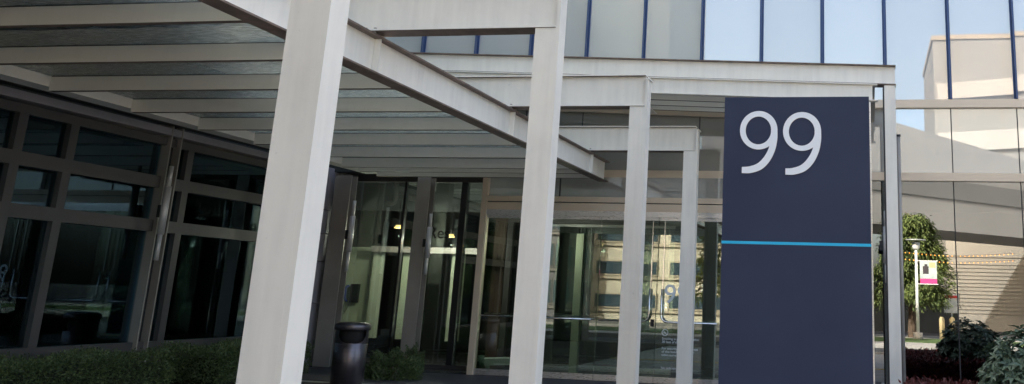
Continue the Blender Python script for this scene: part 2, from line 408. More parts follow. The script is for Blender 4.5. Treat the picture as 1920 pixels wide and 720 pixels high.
# lobby glazing left of the entrance (set back)
GY = 14.6
bp('window_pane', [(-8.5, -7.46, GY, GY+.012, .12, 2.95)], m_glass_front)
bp('window_pane', [(-7.42, -6.46, GY, GY+.012, .12, 2.95)], m_glass_front)
bp('window_pane', [(-6.36, -5.86, GY, GY+.012, .12, 2.95)], m_glass_front)
bp('window_pane', [(-5.85, -5.838, FY+.08, GY, .12, 2.95)], m_glass_front)
bp('mullion', [(-7.459, -7.421, GY-.02, GY+.06, .12, 2.95)], m_black)
bp('mullion', [(-6.459, -6.361, GY-.03, GY+.10, .12, 2.95)], m_black)
bp('mullion', [(-7.13, -7.08, GY-.05, GY-.002, .12, 2.95)], m_darkened)
bp('transom', [(-8.5, -5.86, GY-.03, GY+.10, .0, .12)], m_darkened)
bp('transom', [(-8.5, -5.86, GY-.03, GY+.10, 2.95, 3.05)], m_darkened)
bp('inner_transom', [(-8.6, -6.5, GY+1.2, GY+1.26, 1.86, 1.96)], m_post)
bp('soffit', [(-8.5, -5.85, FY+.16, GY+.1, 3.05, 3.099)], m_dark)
text('Res', .26, -6.98, GY-.004-FY, 2.05, m_decalk, bld, 'window_lettering')

# ================================================================ LEFT WING
WX = -8.5
wing = thing('side_wing', 'darker side wing of the office with gridded windows, left of the entrance', 'building', (WX, 0, 0))
def wp(name, boxes, m, parent=wing): return link(name, B(*rel(boxes, (WX, 0, 0))), m, parent)
WY0, WY1 = 5.0, 13.75
vm = [5.2, 6.3, 7.35, 8.2, 8.86, 10.72, 12.55]
wp('base_wall', [(WX-.3, WX, WY0, WY1, 0, .44)], m_darkened)
wp('transom', [(WX-.08, WX+.05, WY0, 13.0, .44, .54)], m_darkened)
wp('transom', [(WX-.08, WX+.05, WY0, 13.0, 1.82, 1.96)], m_darkened)
wp('transom', [(WX-.08, WX+.05, WY0, 13.0, 2.34, 2.48)], m_darkened)
wp('header', [(WX-.08, WX+.05, WY0, 13.0, 2.86, 2.955)], m_darkened)
wp('header', [(WX-.08, WX+.09, WY0, 13.0, 2.985, 3.07)], m_cladding)
for y in vm: wp('mullion', [(WX-.078, WX+.045, y-.055, y+.055, .54, 1.82), (WX-.078, WX+.045, y-.055, y+.055, 1.96, 2.34), (WX-.078, WX+.045, y-.055, y+.055, 2.48, 2.86)], m_darkened)
for a, b in zip(vm[:-1], vm[1:]):
    for z0, z1 in ((.54, 1.82), (1.96, 2.34), (2.48, 2.86)):
        wp('window_pane', [(WX-.03, WX-.018, a+.055, b-.055, z0, z1)], m_glass_wing)
# cladding return at the inner corner
wp('cladding', [(WX-.5, WX-.02, 13.0, 13.3, 0, 3.1)], m_darkened)
for k, (z0, z1) in enumerate(((0.05, .98), (.99, 1.62), (1.63, 2.05), (2.06, 2.42), (2.43, 3.1))):
    wp('cladding_panel', [(WX-.5, WX+.0 + .004*(k % 2), 13.31, 14.55, z0, z1)], m_cladding)
wp('corner_frame', [(WX-.02, WX+.09, 14.30, 14.56, .0, 3.05)], m_post)
# rooms behind
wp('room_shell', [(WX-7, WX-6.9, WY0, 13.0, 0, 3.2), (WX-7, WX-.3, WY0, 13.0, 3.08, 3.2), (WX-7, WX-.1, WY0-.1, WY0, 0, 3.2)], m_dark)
wp('room_pier', [(WX-2.6, WX-2.3, 9.6, 9.9, 0.05, 3.0), (WX-4.6, WX-4.2, 11.4, 11.8, .05, 3.0)], m_inwood)
structure(link('wing_floor', B((WX-6.9, WX-.3, WY0, 13.0, .004, .05)), m_floor))
ub = bmesh.new()
prism(ub, [(-4.3-WX, 3.4), (-4.7-WX, 6.2), (-6.6-WX, 9.5), (-8.7-WX, 12.5), (-8.8-WX, 13.95), (-12, 13.95), (-12, 3.4)], 3.80, 11.4)
link('shading_overhang', ub, m_palegreen, wing)  # overhang added and shaped to shade the left canopy
ub = bmesh.new()
prism(ub, [(-4.35-WX, 3.45), (-4.75-WX, 6.2), (-6.65-WX, 9.5), (-8.75-WX, 12.5), (-8.85-WX, 13.9), (-12, 13.9), (-12, 3.45)], 3.72, 3.795)
link('soffit', ub, m_dark, wing)  # dark underside added with the overhang to keep the canopy dim
wp('sun_block', [(-34, -12.5, 14.0, 30, 0, 11.4)], m_palegreen)  # added mass, stops stray sun from behind the wing
for k in range(7): wp('pier', [(-8.1-1.7*k, -7.3-1.7*k, 2.6, 3.2, 0, 3.7)], m_darkened)  # unseen row of piers added to screen light from the left side
wp('added_overhang_window', [(-7.9, -5.2, 3.36, 3.395, 4.8, 6.6), (-7.9, -5.2, 3.36, 3.395, 8.2, 10.0)], m_darkglass)
wp('light_block', [(-26.0, -18.0, -2.0, 4.6, .0, 3.74)], m_darkened)  # unseen block added to hold light off the left side
wp('light_block', [(-20.0, -6.6, -2.0, 3.3, 3.76, 11.4)], m_darkened)  # unseen upper block added to cut sky light on the left
# downpipe elbow at the corner
pb = bmesh.new()
tube(pb, bend([(-8.35, 13.2, 3.15), (-8.35, 13.2, 2.72), (-8.75, 13.2, 2.72)], .08, 5), .045, 12)
tag(link('drain_pipe', pb, m_post, None, True), 'short dark downpipe elbow under the canopy at the wall corner', 'drain pipe')
pb = bmesh.new()
box(pb, WX+.03, WX+.06, 13.62, 13.72, 1.0, 1.42)
tube(pb, bend([(WX+.05, 13.67, 1.36), (WX+.13, 13.67, 1.34), (WX+.13, 13.67, 1.08), (WX+.05, 13.67, 1.06)], .03, 4), .016, 8)
tag(link('wall_bracket', pb, m_black), 'black bracket handle fixed on the lilac grey wall panels', 'bracket')

# ================================================================ steel posts in front of glazing
def steel_post(x0, x1, y0, y1, z1, label):
    o = ((x0+x1)/2, (y0+y1)/2, 0)
    t = thing('steel_post', label, 'post', o, 'dark steel posts along the glazing')
    link('front_flange', B(*rel([(x0, x1, y0, y0+.02, .05, z1)], o)), m_post, t)
    link('rear_flange', B(*rel([(x0, x1, y1-.02, y1, .05, z1)], o)), m_post, t)
    link('web', B(*rel([((x0+x1)/2-.008, (x0+x1)/2+.008, y0+.0205, y1-.0205, .05, z1)], o)), m_black, t)
    return t
steel_post(-8.62, -8.40, 10.26, 10.46, 3.12, 'dark steel post in front of the gridded wing windows')
steel_post(-8.40, -8.12, 14.05, 14.25, 2.98, 'dark steel post behind the litter bin at the wall corner')
steel_post(-7.03, -6.81, 14.15, 14.35, 2.98, 'dark steel post beside the clipped bush and rock')
o = (.47, 13.9, 0)
t = thing('steel_pole', 'slim dark pole right of the outermost pale column', 'pole', o)
pb = bmesh.new(); tube(pb, [(0, 0, .05), (0, 0, 3.6)], .028, 12); link('pole_shaft', pb, m_post, t, True)
pb = bmesh.new(); tube(pb, [(0, 0, 3.6), (0, 0, 3.63)], .034, 12); link('pole_cap', pb, m_black, t, True)
pb = bmesh.new(); tube(pb, [(0, 0, .05), (0, 0, .07)], .06, 12); link('base_plate', pb, m_post, t, True)

def wall_light(x, y, z0, z1, label, nrm=(0, -1)):
    t = thing('wall_light', label, 'wall light', (x, y, z0), 'tubular up and down wall lights')
    h = z1-z0; b1, b2 = .27*h, .78*h
    pb = bmesh.new(); tube(pb, [(0, 0, b1), (0, 0, b2)], .042, 14); link('housing', pb, m_tube, t, True)
    pb = bmesh.new(); tube(pb, [(0, 0, 0), (0, 0, b1-.002)], .027, 12); link('lower_tube', pb, m_tube, t, True)
    pb = bmesh.new(); tube(pb, [(0, 0, b2+.002), (0, 0, h)], .027, 12); link('upper_tube', pb, m_tube, t, True)
    link('bracket', B((-.09, -.03, -.01, .05, h*.45, h*.58)), m_black, t)
wall_light(-8.30, 10.22, 1.48, 2.60, 'silver tube light on the dark post between the wing windows')
wall_light(-8.02, 14.05, 1.48, 2.58, 'silver tube light on the post above the litter bin')
wall_light(-6.73, 14.12, 1.47, 2.40, 'silver tube light on the post left of the entrance doors')
wall_light(.262, 13.55, 1.53, 2.50, 'silver tube light beside the tall column behind the navy sign')

# ================================================================ PORTAL FRAMES (column + cantilever beam)
def grime_and_shade(name, bm, parent, edges=False, paint=None):
    """painted shade on the undersides (and, where asked, grime on the edges) of the thin flanges"""
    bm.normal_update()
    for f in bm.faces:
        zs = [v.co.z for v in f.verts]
        if f.normal.z < -.7: f.material_index = 1  # undersides painted dark, their shade put into the colour
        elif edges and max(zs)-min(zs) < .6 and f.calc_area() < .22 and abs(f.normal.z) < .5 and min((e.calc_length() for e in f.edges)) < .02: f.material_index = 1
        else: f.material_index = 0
    return link(name, bm, [paint or m_steel, m_grime_shade], parent)
def chan_beam(x0, x1, y0, z0, z1, o, parent, name='beam'):
    """I beam along X seen from the front, web set back a little between its flanges"""
    d = .20
    bm = B(*rel([(x0, x1, y0+.055, y0+.075, z0+.014, z1-.014, 0)], o))
    for b in rel([(x0, x1, y0, y0+d, z0, z0+.014, 0), (x0, x1, y0, y0+d, z1-.014, z1, 0)], o): box(bm, *b[:6], 1)
    return grime_and_shade(name, bm, parent)
def portal(y, label, xl=-4.9, zb=3.235, zt=3.585):
    o = (-2.40, y, 0)
    t = thing('portal_frame', label, 'steel frame', o, 'pale steel frames in a row beside the canopy')
    x0, x1 = -2.5, -2.305
    link('column', B(*rel([(x0, x1-.0285, y, y+.016, .05, zb-.002), (x1-.028, x1, y, y+.15, .05, zt-.06),
                           (x0, x1-.0285, y+.134, y+.15, .05, zb-.002), (x0+.09, x0+.102, y+.0165, y+.1335, .05, zb-.002)], o)), m_steel, t)
    link('cap_plate', B(*rel([(x1-.034, x1+.016, y-.008, y+.17, zt-.0595, zt-.045)], o)), m_steel, t)
    link('base_plate', B(*rel([(x0-.06, x1+.06, y-.06, y+.21, .05, .075)], o)), m_steel, t)
    chan_beam(xl, x1-.030, y-.012, zb, zt, o, t)
    link('stiffener', B(*rel([(x0+.09, x0+.10, y+.063, y+.185, zb+.0145, zt-.0145)], o)), m_steel, t)
    for bx in (-3.86, -3.94):
        for by in (.03, .16):
            bb = bmesh.new(); tube(bb, [(bx-o[0], by, zb-.03), (bx-o[0], by, zb+.034)], .012, 6)
            link('bolt', bb, m_post, t)
portal(3.64, 'nearest pale steel column and beam, largest in the picture')
portal(6.73, 'second pale steel frame, its beam crossing just behind the nearest column')
portal(9.79, xl=-5.6, label='third pale steel frame, between the second column and the door pulls')
portal(12.95, 'farthest and smallest pale steel frame of the row, close to the doors')

# ================================================================ LOW CANOPY (left)
co = (-5.7, 9.0, 2.9)
can = thing('glass_canopy', 'long low glass roofed canopy with many cross rafters, left of the columns', 'canopy', co)
def cp(name, boxes, m): return link(name, B(*rel(boxes, co)), m, can)
EX = -3.90
grime_and_shade('edge_beam', B(*rel([(EX+.0, EX+.016, .5, 13.86, 2.914, 3.19), (EX-.07, EX+.075, .5, 13.90, 2.90, 2.914), (EX-.07, EX+.085, .5, 13.90, 3.19, 3.205)], co)), can, True)
for y in (3.72, 6.82, 9.88, 13.04): cp('stiffener', [(EX+.0165, EX+.072, y-.006, y+.006, 2.9145, 3.1895)], m_steel)
ry = [13.80 - 1.045*k for k in range(13)]
for y in ry + [13.25]:
    grime_and_shade('rafter', B(*rel([(-7.56, EX-.0005, y, y+.06, 2.945, 3.08)], co)), can, False, m_rafter)
    cp('shadow_strip', [(-7.56, EX-.075, y+.004, y+.056, 3.0801, 3.0858)], m_black)  # thin black strip standing in for the shadow line above each rafter
cp('side_beam', [(-7.78, -7.561, .5, 13.86, 2.985, 3.12)], m_rafter)
cp('eave_panel', [(-8.45, -7.781, .5, 13.75, 3.10, 3.16)], m_black)
yy = sorted(ry)
for a, b in zip(yy[:-1], yy[1:]):
    for x0, x1 in ((-7.76, -5.72), (-5.70, EX-.075)):
        cp('glass_panel', [(x0, x1, a+.012, b-.004+.006, 3.086, 3.098)], m_glass_roof)

# ================================================================ HIGH CANOPY (over the doors) with its frame
ho = (-3.0, 12.6, 3.6)
K = .040                                  # the long beams rise a little towards the left
def sheared(boxes, o, x_ref=.4):
    bm = B(*boxes)
    for v in bm.verts: v.co.z += K * (x_ref - v.co.x)
    for v in bm.verts: v.co -= Vector(o)
    return bm
fo = (.33, 12.5, 0)
fr = thing('beam_and_column', 'long pale steel beam over the entrance carried by the rightmost column', 'steel frame', fo)
AZ0, AZ1 = 4.055, 4.325
grime_and_shade('beam', sheared([(-8.0, .40, 12.56, 12.58, AZ0+.014, AZ1-.014), (-8.0, .41, 12.5, 12.70, AZ0, AZ0+.014), (-8.0, .41, 12.5, 12.70, AZ1-.014, AZ1)], fo), fr, True)
link('column', B(*rel([(.255, .40, 12.515, 12.531, .05, AZ0-.001), (.255, .40, 12.654, 12.67, .05, AZ0-.001), (.372, .384, 12.5315, 12.6535, .05, AZ0-.001)], fo)), m_steel, fr)
link('column_side', B(*rel([(.236, .2545, 12.515, 12.67, .05, AZ0-.02)], fo)), m_black, fr)
link('base_plate', B(*rel([(.19, .46, 12.45, 12.73, .05, .075)], fo)), m_steel, fr)
hc = thing('entrance_canopy', 'short high glass roofed canopy directly above the entrance, behind the sign', 'canopy', ho)
BZ0, BZ1 = 3.815, 4.04
link('edge_beam', sheared([(-6.3, .10, 12.40, 12.416, BZ0+.012, BZ1-.012), (-6.3, .165, 12.36, 12.48, BZ0, BZ0+.012), (-6.3, .165, 12.36, 12.48, BZ1-.012, BZ1)], ho, .16), m_steel, hc)
for x in (.06, -3.20, -6.25):
    zo = K*(.16-x) if x < 0 else 0
    link('side_beam', B(*rel([(x, x+.014, 12.49, 13.95, BZ0+zo-.0+.012, BZ1+zo-.012), (x-.05, x+.075, 12.49, 13.95, BZ0+zo, BZ0+zo+.012), (x-.05, x+.075, 12.49, 13.95, BZ1+zo-.012, BZ1+zo)], ho)), m_rafter if x < 0 else m_post, hc)
for y in (12.95, 13.35, 13.72):
    for x0, x1 in ((-6.235, -3.202), (-3.185, .058)):
        grime_and_shade('rafter', sheared([(x0, x1, y, y+.05, BZ0+.03, BZ0+.165)], ho, .16), hc, False, m_rafter)
link('fascia', sheared([(-6.2, .05, 13.96, 14.02, BZ0-.0, BZ0+.17)], ho, .16), m_frame, hc)
for y0, y1 in ((12.49, 12.98), (12.985, 13.38), (13.385, 13.95)):
    for x0, x1 in ((-6.235, -3.202), (-3.185, .058)):
        link('glass_panel', sheared([(x0, x1, y0, y1-.006, BZ0+.175, BZ0+.187)], ho, .16), m_glass_roof, hc)

# ================================================================ PYLON SIGN
sx0, sx1, sy = -1.195, .035, 8.0
so_ = ((sx0+sx1)/2, sy, 0)
sg = thing('pylon_sign', 'tall navy blue sign slab with large white 99 and a thin cyan stripe', 'sign', so_)
link('panel', B(*rel([(sx0, sx1, sy, sy+.16, 1.722, 2.945), (sx0, sx1, sy, sy+.16, .05, 1.698)], so_)), m_navy, sg)
link('stripe', B(*rel([(sx0, sx1, sy-.002, sy+.158, 1.6985, 1.7215)], so_)), m_cyan, sg)
link('side_trim', B(*rel([(sx1+.0005, sx1+.013, sy+.004, sy+.155, .05, 2.90)], so_)), m_alu, sg)
def digit9(x, z):
    """one light humanist 9 as a solid plate; units of the tracing are .00225 m"""
    u = .00225; bm = bmesh.new(); N = 64
    def strip(outer, inner, closed, y0, y1):
        n = len(outer); vo = []
        for (a, b) in zip(outer, inner):
            vo.append([bm.verts.new((p[0]*u, y, -p[1]*u)) for p in (a, b) for y in (y0, y1)])
        rng = range(n if closed else n-1)
        for i in rng:
            p, q = vo[i], vo[(i+1) % n]
            f = bm.faces.new((p[0], p[2], q[2], q[0])); f.material_index = 0
            for s in ((p[0], q[0], q[1], p[1]), (p[2], p[3], q[3], q[2]), (p[1], q[1], q[3], p[3])):
                bm.faces.new(s).material_index = 1
        if not closed:
            bm.faces.new(vo[0]).material_index = 1 if False else 1
            e = vo[-1]; bm.faces.new((e[0], e[2], e[3], e[1])).material_index = 1
    A = [2*math.pi*k/N for k in range(N)]
    strip([(71.5+71.5*math.cos(q), 74+74*math.sin(q)) for q in A], [(70.5+48.5*math.cos(q), 75+53.5*math.sin(q)) for q in A], True, -.010, -.001)
    def cr(P, n=10):
        out = []
        for i in range(1, len(P)-2):
            for k in range(n):
                t = k/n; p0, p1, p2, p3 = [Vector(q) for q in P[i-1:i+3]]
                out.append(.5*((2*p1)+(-p0+p2)*t+(2*p0-5*p1+4*p2-p3)*t*t+(-p0+3*p1-3*p2+p3)*t**3))
        out.append(Vector(P[-2])); return out
    o1 = cr([(143, 40), (143, 74), (142.5, 110), (134, 152), (114, 193), (84, 223), (44, 237), (10, 237.5), (-10, 238)])
    i1 = cr([(118.5, 40), (118.5, 74), (118, 105), (110.5, 143), (94, 175), (70, 200), (39, 212), (10, 214.5), (-5, 214.5)])
    strip(o1, i1, False, -.011, -.0015)
    bm.faces.ensure_lookup_table()
    o = link('digit', bm, [m_digit, m_digit_edge], sg)
    o.location = (x-so_[0], 0, z)
    return o
digit9(-1.057, 2.822); digit9(-.688, 2.812)

# ================================================================ LITTER BIN
def lathe(bm, prof, seg=40, a0=0, a1=2*math.pi, closed=True):
    rings = []
    n = seg if closed else seg+1
    for k in range(n):
        q = a0+(a1-a0)*k/seg
        rings.append([bm.verts.new((r*math.cos(q), r*math.sin(q), z)) for r, z in prof])
    for k in range(seg):
        p, q = rings[k], rings[(k+1) % n]
        for i in range(len(prof)-1): bm.faces.new((p[i], q[i], q[i+1], p[i+1]))
t = thing('litter_bin', 'dark metallic round litter bin with side opening and wide lid', 'litter bin', (-6.52, 11.75, .05)); t.scale = (.91, .91, 1.0)
lb = bmesh.new(); lathe(lb, [(0, 0), (.215, 0), (.215, .02), (.225, .03), (.225, .50), (.221, .505), (.225, .51)]); link('body', lb, m_bin, t, True)
# neck with the side opening left out between two angles, bowl shaped lower edge
lb = bmesh.new(); seg = 72
for k in range(seg):
    q0, q1 = 2*math.pi*k/seg, 2*math.pi*(k+1)/seg
    def low(q):
        d = (q - math.radians(-58) + math.pi) % (2*math.pi) - math.pi
        return None if abs(d) > .95 else (abs(d)/.95)
    d = low((q0+q1)/2)
    f = lambda q, r, z: lb.verts.new((r*math.cos(q), r*math.sin(q), z))
    if d is None:
        lb.faces.new((f(q0, .225, .5105), f(q1, .225, .5105), f(q1, .225, .665), f(q0, .225, .665)))
    else:
        h = lambda q: .5105 + .105*((low(q) if low(q) is not None else 1)**4)
        lb.faces.new((f(q0, .225, .5105), f(q1, .225, .5105), f(q1, .225, h(q1)), f(q0, .225, h(q0))))
bmesh.ops.remove_doubles(lb, verts=lb.verts, dist=.0005)
link('neck', lb, m_bin, t, True)
lb = bmesh.new(); lathe(lb, [(.15, .50), (.18, .56), (.17, .665)]); link('liner', lb, m_binhole, t, True)
lb = bmesh.new(); lathe(lb, [(.218, .666), (.243, .667), (.247, .675), (.247, .722), (.242, .735), (.20, .755), (0, .762)]); link('lid', lb, m_bin, t, True)

# ================================================================ PLANTS
def add_leaf(bm, lay, p, d, up, L, W, tone, fold=.25):
    d = d.normalized(); s = d.cross(up)
    if s.length < .01: s = d.cross(Vector((1, 0, 0)))
    s.normalize(); n = s.cross(d)
    a = bm.verts.new(p); c = bm.verts.new(p + d*L + n*(-.15*L))
    m1 = bm.verts.new(p + d*L*.5 + s*W*.5 + n*fold*W); m2 = bm.verts.new(p + d*L*.5 - s*W*.5 + n*fold*W)
    mid = bm.verts.new(p + d*L*.52)
    for v in (a, c, m1, m2, mid): v[lay] = tone
    bm.faces.new((a, mid, m1)); bm.faces.new((mid, c, m1)); bm.faces.new((a, m2, mid)); bm.faces.new((m2, c, mid))
def rnd(): return Vector((random.gauss(0, 1), random.gauss(0, 1), random.gauss(0, 1))).normalized()
def box_foliage(x0, x1, y0, y1, z0, z1, n, L, m, name, parent=None, o=(0, 0, 0), rough=.06, back=False):
    bm = bmesh.new(); lay = bm.verts.layers.float.new('tone')
    for i in range(n):
        side = random.random()
        p = Vector((random.uniform(x0, x1), random.uniform(y0, y1), random.uniform(z0, z1)))
        nrm = Vector((0, 0, 1))
        if side < (.45 if back else .38): p.z = z1 - abs(random.gauss(0, .03)) + rough*math.sin(p.x*7+p.y*5)*.5
        elif side < (.55 if back else .78): p.x = x1 - abs(random.gauss(0, .03)); nrm = Vector((1, 0, .3))
        elif side < .95:
            if back: p.y = y1 - abs(random.gauss(0, .03)); nrm = Vector((0, 1, .3))
            else: p.y = y0 + abs(random.gauss(0, .03)); nrm = Vector((0, -1, .3))
        p += rnd()*rough*random.random()
        d = (nrm + rnd()*.9)
        add_leaf(bm, lay, p-Vector(o), d, rnd(), L*random.uniform(.7, 1.3), L*.45, random.random())
    return link(name, bm, m, parent)
def hedge(x0, x1, y0, y1, z1, n, label, m=None, L=.035, grp=None, cat='hedge', back=False):
    o = ((x0+x1)/2, (y0+y1)/2, 0)
    t = thing('clipped_hedge', label, cat, o, grp)
    box_foliage(x0, x1, y0, y1, .1, z1, n, L, m or m_boxleaf, 'foliage', t, o, back=back)
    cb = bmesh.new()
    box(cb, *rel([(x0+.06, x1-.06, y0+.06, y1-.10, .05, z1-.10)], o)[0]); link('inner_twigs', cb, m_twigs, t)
    return t
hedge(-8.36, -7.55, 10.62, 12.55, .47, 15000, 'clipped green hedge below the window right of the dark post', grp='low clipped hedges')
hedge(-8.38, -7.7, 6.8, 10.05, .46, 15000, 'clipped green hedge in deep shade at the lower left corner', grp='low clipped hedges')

def bush(name, loc, rad, n, L, m, label, cat='bush', W=.45, stems=6, ros=0):
    t = thing(name, label, cat, loc)
    bm = bmesh.new(); lay = bm.verts.layers.float.new('tone')
    if ros:
        for i in range(ros):
            d = rnd(); d.z = abs(d.z)*1.1 - .2; d.normalize()
            c = Vector((d.x*rad[0], d.y*rad[1], d.z*rad[2]+rad[2]*.75)) * random.uniform(.72, 1.04)
            ax = (d + Vector((0, 0, .6)) + rnd()*.3).normalized(); tn = random.random()
            k = random.randint(6, 9); ph = random.random()*6
            sv = ax.cross(Vector((.3, 1, .2))).normalized(); tv = ax.cross(sv)
            for j in range(k):
                q = ph + 2*math.pi*j/k
                dd = sv*math.cos(q)+tv*math.sin(q)+ax*random.uniform(.1, .75)
                add_leaf(bm, lay, c, dd, ax, L*random.uniform(.75, 1.2), L*W, min(1, max(0, tn*.6+random.random()*.4)))
    else:
        for i in range(n):
            d = rnd(); d.z = abs(d.z)
            r = 1 + .16*math.sin(d.x*9+d.y*5) + .08*math.sin(d.z*13+d.y*11)
            c = Vector((d.x*rad[0], d.y*rad[1], d.z*rad[2]))*r*random.uniform(.7, 1.0)
            add_leaf(bm, lay, c, d+rnd()*.8, rnd(), L*random.uniform(.7, 1.3), L*W, random.random())
    link('foliage', bm, m, t)
    sb = bmesh.new()
    for i in range(stems):
        q = 2*math.pi*i/stems
        e = Vector((math.cos(q)*rad[0]*.6, math.sin(q)*rad[1]*.6, rad[2]*.9))
        tube(sb, [(0, 0, 0), tuple(e*.5+Vector((0, 0, .05))), tuple(e)], [.014, .01, .005], 6)
    link('stem', sb, m_bark, t)
    return t
bush('clipped_bush', (-6.45, 12.75, .05), (.42, .34, .34), 9000, .035, m_boxleaf, 'small dark clipped bush between the litter bin and a steel post')
bush('clipped_bush', (-6.62, 13.75, .05), (.16, .2, .36), 3000, .035, m_boxleaf, 'narrow dark bush tuft just right of the steel post by the doors')
bush('broadleaf_shrub', (1.68, 10.9, .08), (.50, .45, .54), 0, .115, m_bushleaf, 'broad leaved grey green shrub at the lower right corner', 'shrub', W=.40, ros=330, stems=9)
rb = bmesh.new(); bmesh.ops.create_icosphere(rb, subdivisions=3, radius=.16)
for v in rb.verts:
    v.co *= 1 + .15*math.sin(v.co.x*21+v.co.y*17)+.1*math.sin(v.co.z*31); v.co.z *= .6; v.co += Vector((-6.50, 12.9, .12))
tag(link('rock', rb, m_rock, None, True), 'small pale rock at the foot of the steel post', 'rock')

# plants and low wall near the camera that the panes mirror
hedge(.42, 3.2, 8.2, 11.9, .37, 34000, 'dark red leaved hedge mirrored along the bottom of the right panes', m_redleaf, .06, back=True)

# ================================================================ ACROSS THE STREET (mirrored in the glass)
def facade(name, label, x0, x1, y, h, m, win, louvre=False, yb=None, tm=None):
    tm = tm or m_creamd
    """building whose sunlit face looks towards +Y; win = (cols, rows, sill, wh, ww)"""
    o = ((x0+x1)/2, y, 0); t = thing(name, label, 'building', o)
    yb = yb or y-12
    link('wall', B(*rel([(x0, x1, yb, y, 0, h)], o)), m, t)
    link('roof_parapet', B(*rel([(x0-.1, x1+.1, yb, y+.12, h, h+.35)], o)), tm, t)
    if win:
        nx, zs, ww, wh = win
        for z in zs:
            link('ledge', B(*rel([(x0, x1, y, y+.10, z-.25, z-.12)], o)), tm, t)
            for i in range(nx):
                cx = x0+(x1-x0)*(i+.5)/nx
                f = link('window', B(*rel([(cx-ww/2-.08, cx+ww/2+.08, y, y+.06, z-.08, z+wh+.08)], o)), tm, t)
                link('pane', B(*rel([(cx-ww/2, cx+ww/2, y+.061, y+.075, z, z+wh)], o)), m_darkglass, f)
    if louvre:
        bm = bmesh.new()
        for k in range(14): box(bm, *rel([(x0+.02, x1-.02, y, y+.035, .9+k*.2, .92+k*.2)], o)[0])
        box(bm, *rel([(x0+.02, x1-.02, y, y+.04, 3.9, 3.94)], o)[0])
        link('wall_siding', bm, tm, t)
    return t
facade('cream_building', 'cream building with small dark windows across the street, mirrored in the entrance doors', -14.2, -2.5, -21, 5.6, m_cream, (3, (.7, 2.35, 4.0), 3.2, .62))
facade('slate_building', 'slate coloured building left of the cream one across the street', -20, -14.4, -19, 6.4, m_slate, (5, (.8, 2.6, 4.4), 1.0, 1.1), tm=m_darkened)
facade('banded_building', 'cream banded building farthest left across the street', -42, -20.2, -21, 5.2, m_cream, (11, (.5, 3.1), .8, 1.5))
facade('louvred_building', 'pale cream building with ribbed siding mirrored in the far right panes', 4.3, 22, -27, 7.2, m_cream, None, True)
# raised pale volume spanning the street scene
so3 = (0, -12, 0)
br = thing('raised_walkway', 'pale grey raised walkway volume mirrored above the street trees', 'walkway', so3)
wb = bmesh.new(); prism(wb, [(-7, 8.4), (14, -12.6), (11, -15.5), (-10, 5.5)], 4.35, 8.9)
for v in wb.verts:
    if v.co.z > 5: v.co.z += -.12*(v.co.x+1)
link('walkway_body', wb, m_palegrey, br)
wb = bmesh.new(); prism(wb, [(-6.97, 8.45), (14.03, -12.55), (14.0, -12.6), (-7.0, 8.4)], 5.7, 6.5); link('window_band', wb, m_palestone, br)
for x, y in ((-7.9, 6.2), (12.2, -13.4)): link('pier', B((x-.3, x+.3, y-.3, y+.3, 0, 4.34)), m_palegrey, br)
tb_ = facade('tall_block', 'tall cream block rising behind the walkway in the upper right reflection', 5.0, 26, -42, 20.5, m_palestone, None)
for z0, z1, sl_ in ((6.4, 10.4, -.10), (12.2, 13.6, .06), (16.2, 17.4, .07)):       # ramp parapets crossing the block
    bm = B(*rel([(5.2, 25.8, -42, -41.7, z0, z1)], (15.5, -42, 0)))
    for v in bm.verts: v.co.z += sl_*(v.co.x+6)
    link('ramp_parapet', bm, m_palegrey, tb_)
for k in range(6): link('wall_joint', B(*rel([(6.5+3.2*k, 6.56+3.2*k, -42, -41.96, .2, 20.3)], (15.5, -42, 0))), m_creamd, tb_)
facade('dark_low_wall', 'long dark low wall behind the mirrored street tree', -2.4, 4.2, -20, 1.5, m_dark, None, yb=-20.4)

# tree
def tree(loc, h, rad, n, label, m=m_treeleaf, z0=1.6):
    t = thing('street_tree', label, 'tree', loc)
    tb = bmesh.new()
    tube(tb, [(0, 0, 0), (.05, .02, h*.35), (-.03, .05, h*.7), (0, 0, h*.97)], [.16, .13, .08, .02], 10)
    for i in range(26):
        z = z0 + (h-z0)*i/26; q = i*2.4; r = rad*(1-(z-z0)/(h-z0))*.85+.2
        tube(tb, [(0, 0, z), (math.cos(q)*r*.5, math.sin(q)*r*.5, z+.10), (math.cos(q)*r, math.sin(q)*r, z-.12)], [.04, .025, .008], 5)
    link('trunk', tb, m_bark, t)
    bm = bmesh.new(); lay = bm.verts.layers.float.new('tone')
    for i in range(n//14):
        u = random.random()**.8; z = z0-.2 + (h-z0)*u; q = random.random()*6.283
        r = rad*(1-.6*u)*(.3+.7*random.random()**.5)*(1+.28*math.sin(q*3+z*2.3)+.2*math.sin(q*7+z*5.1))
        if math.sin(q*5+z*4.3+1)*math.sin(z*6.1+q) > .55 and r > .5*rad*(1-.6*u): continue
        c = Vector((math.cos(q)*r, math.sin(q)*r, z-.15*r)); tn = random.random()
        for j in range(14):
            p = c + rnd()*random.random()*.28
            add_leaf(bm, lay, p, Vector((math.cos(q), math.sin(q), -.4))+rnd()*.7, Vector((0, 0, 1)), .17, .07, min(1, max(0, tn*.7+random.random()*.3)))
    link('crown', bm, m, t)
    return t
tree((1.65, -10.6, 0), 4.8, 1.65, 34000, 'green street tree with drooping branches mirrored behind the lamp post')
tree((-1.2, -10.0, 0), 4.4, 1.3, 12000, 'second green street tree mirrored further left by the sign')
tree((-6.0, -9.5, 0), 4.6, .8, 3500, 'slim lime green young tree mirrored in the entrance doors', m_limeleaf, 1.4)

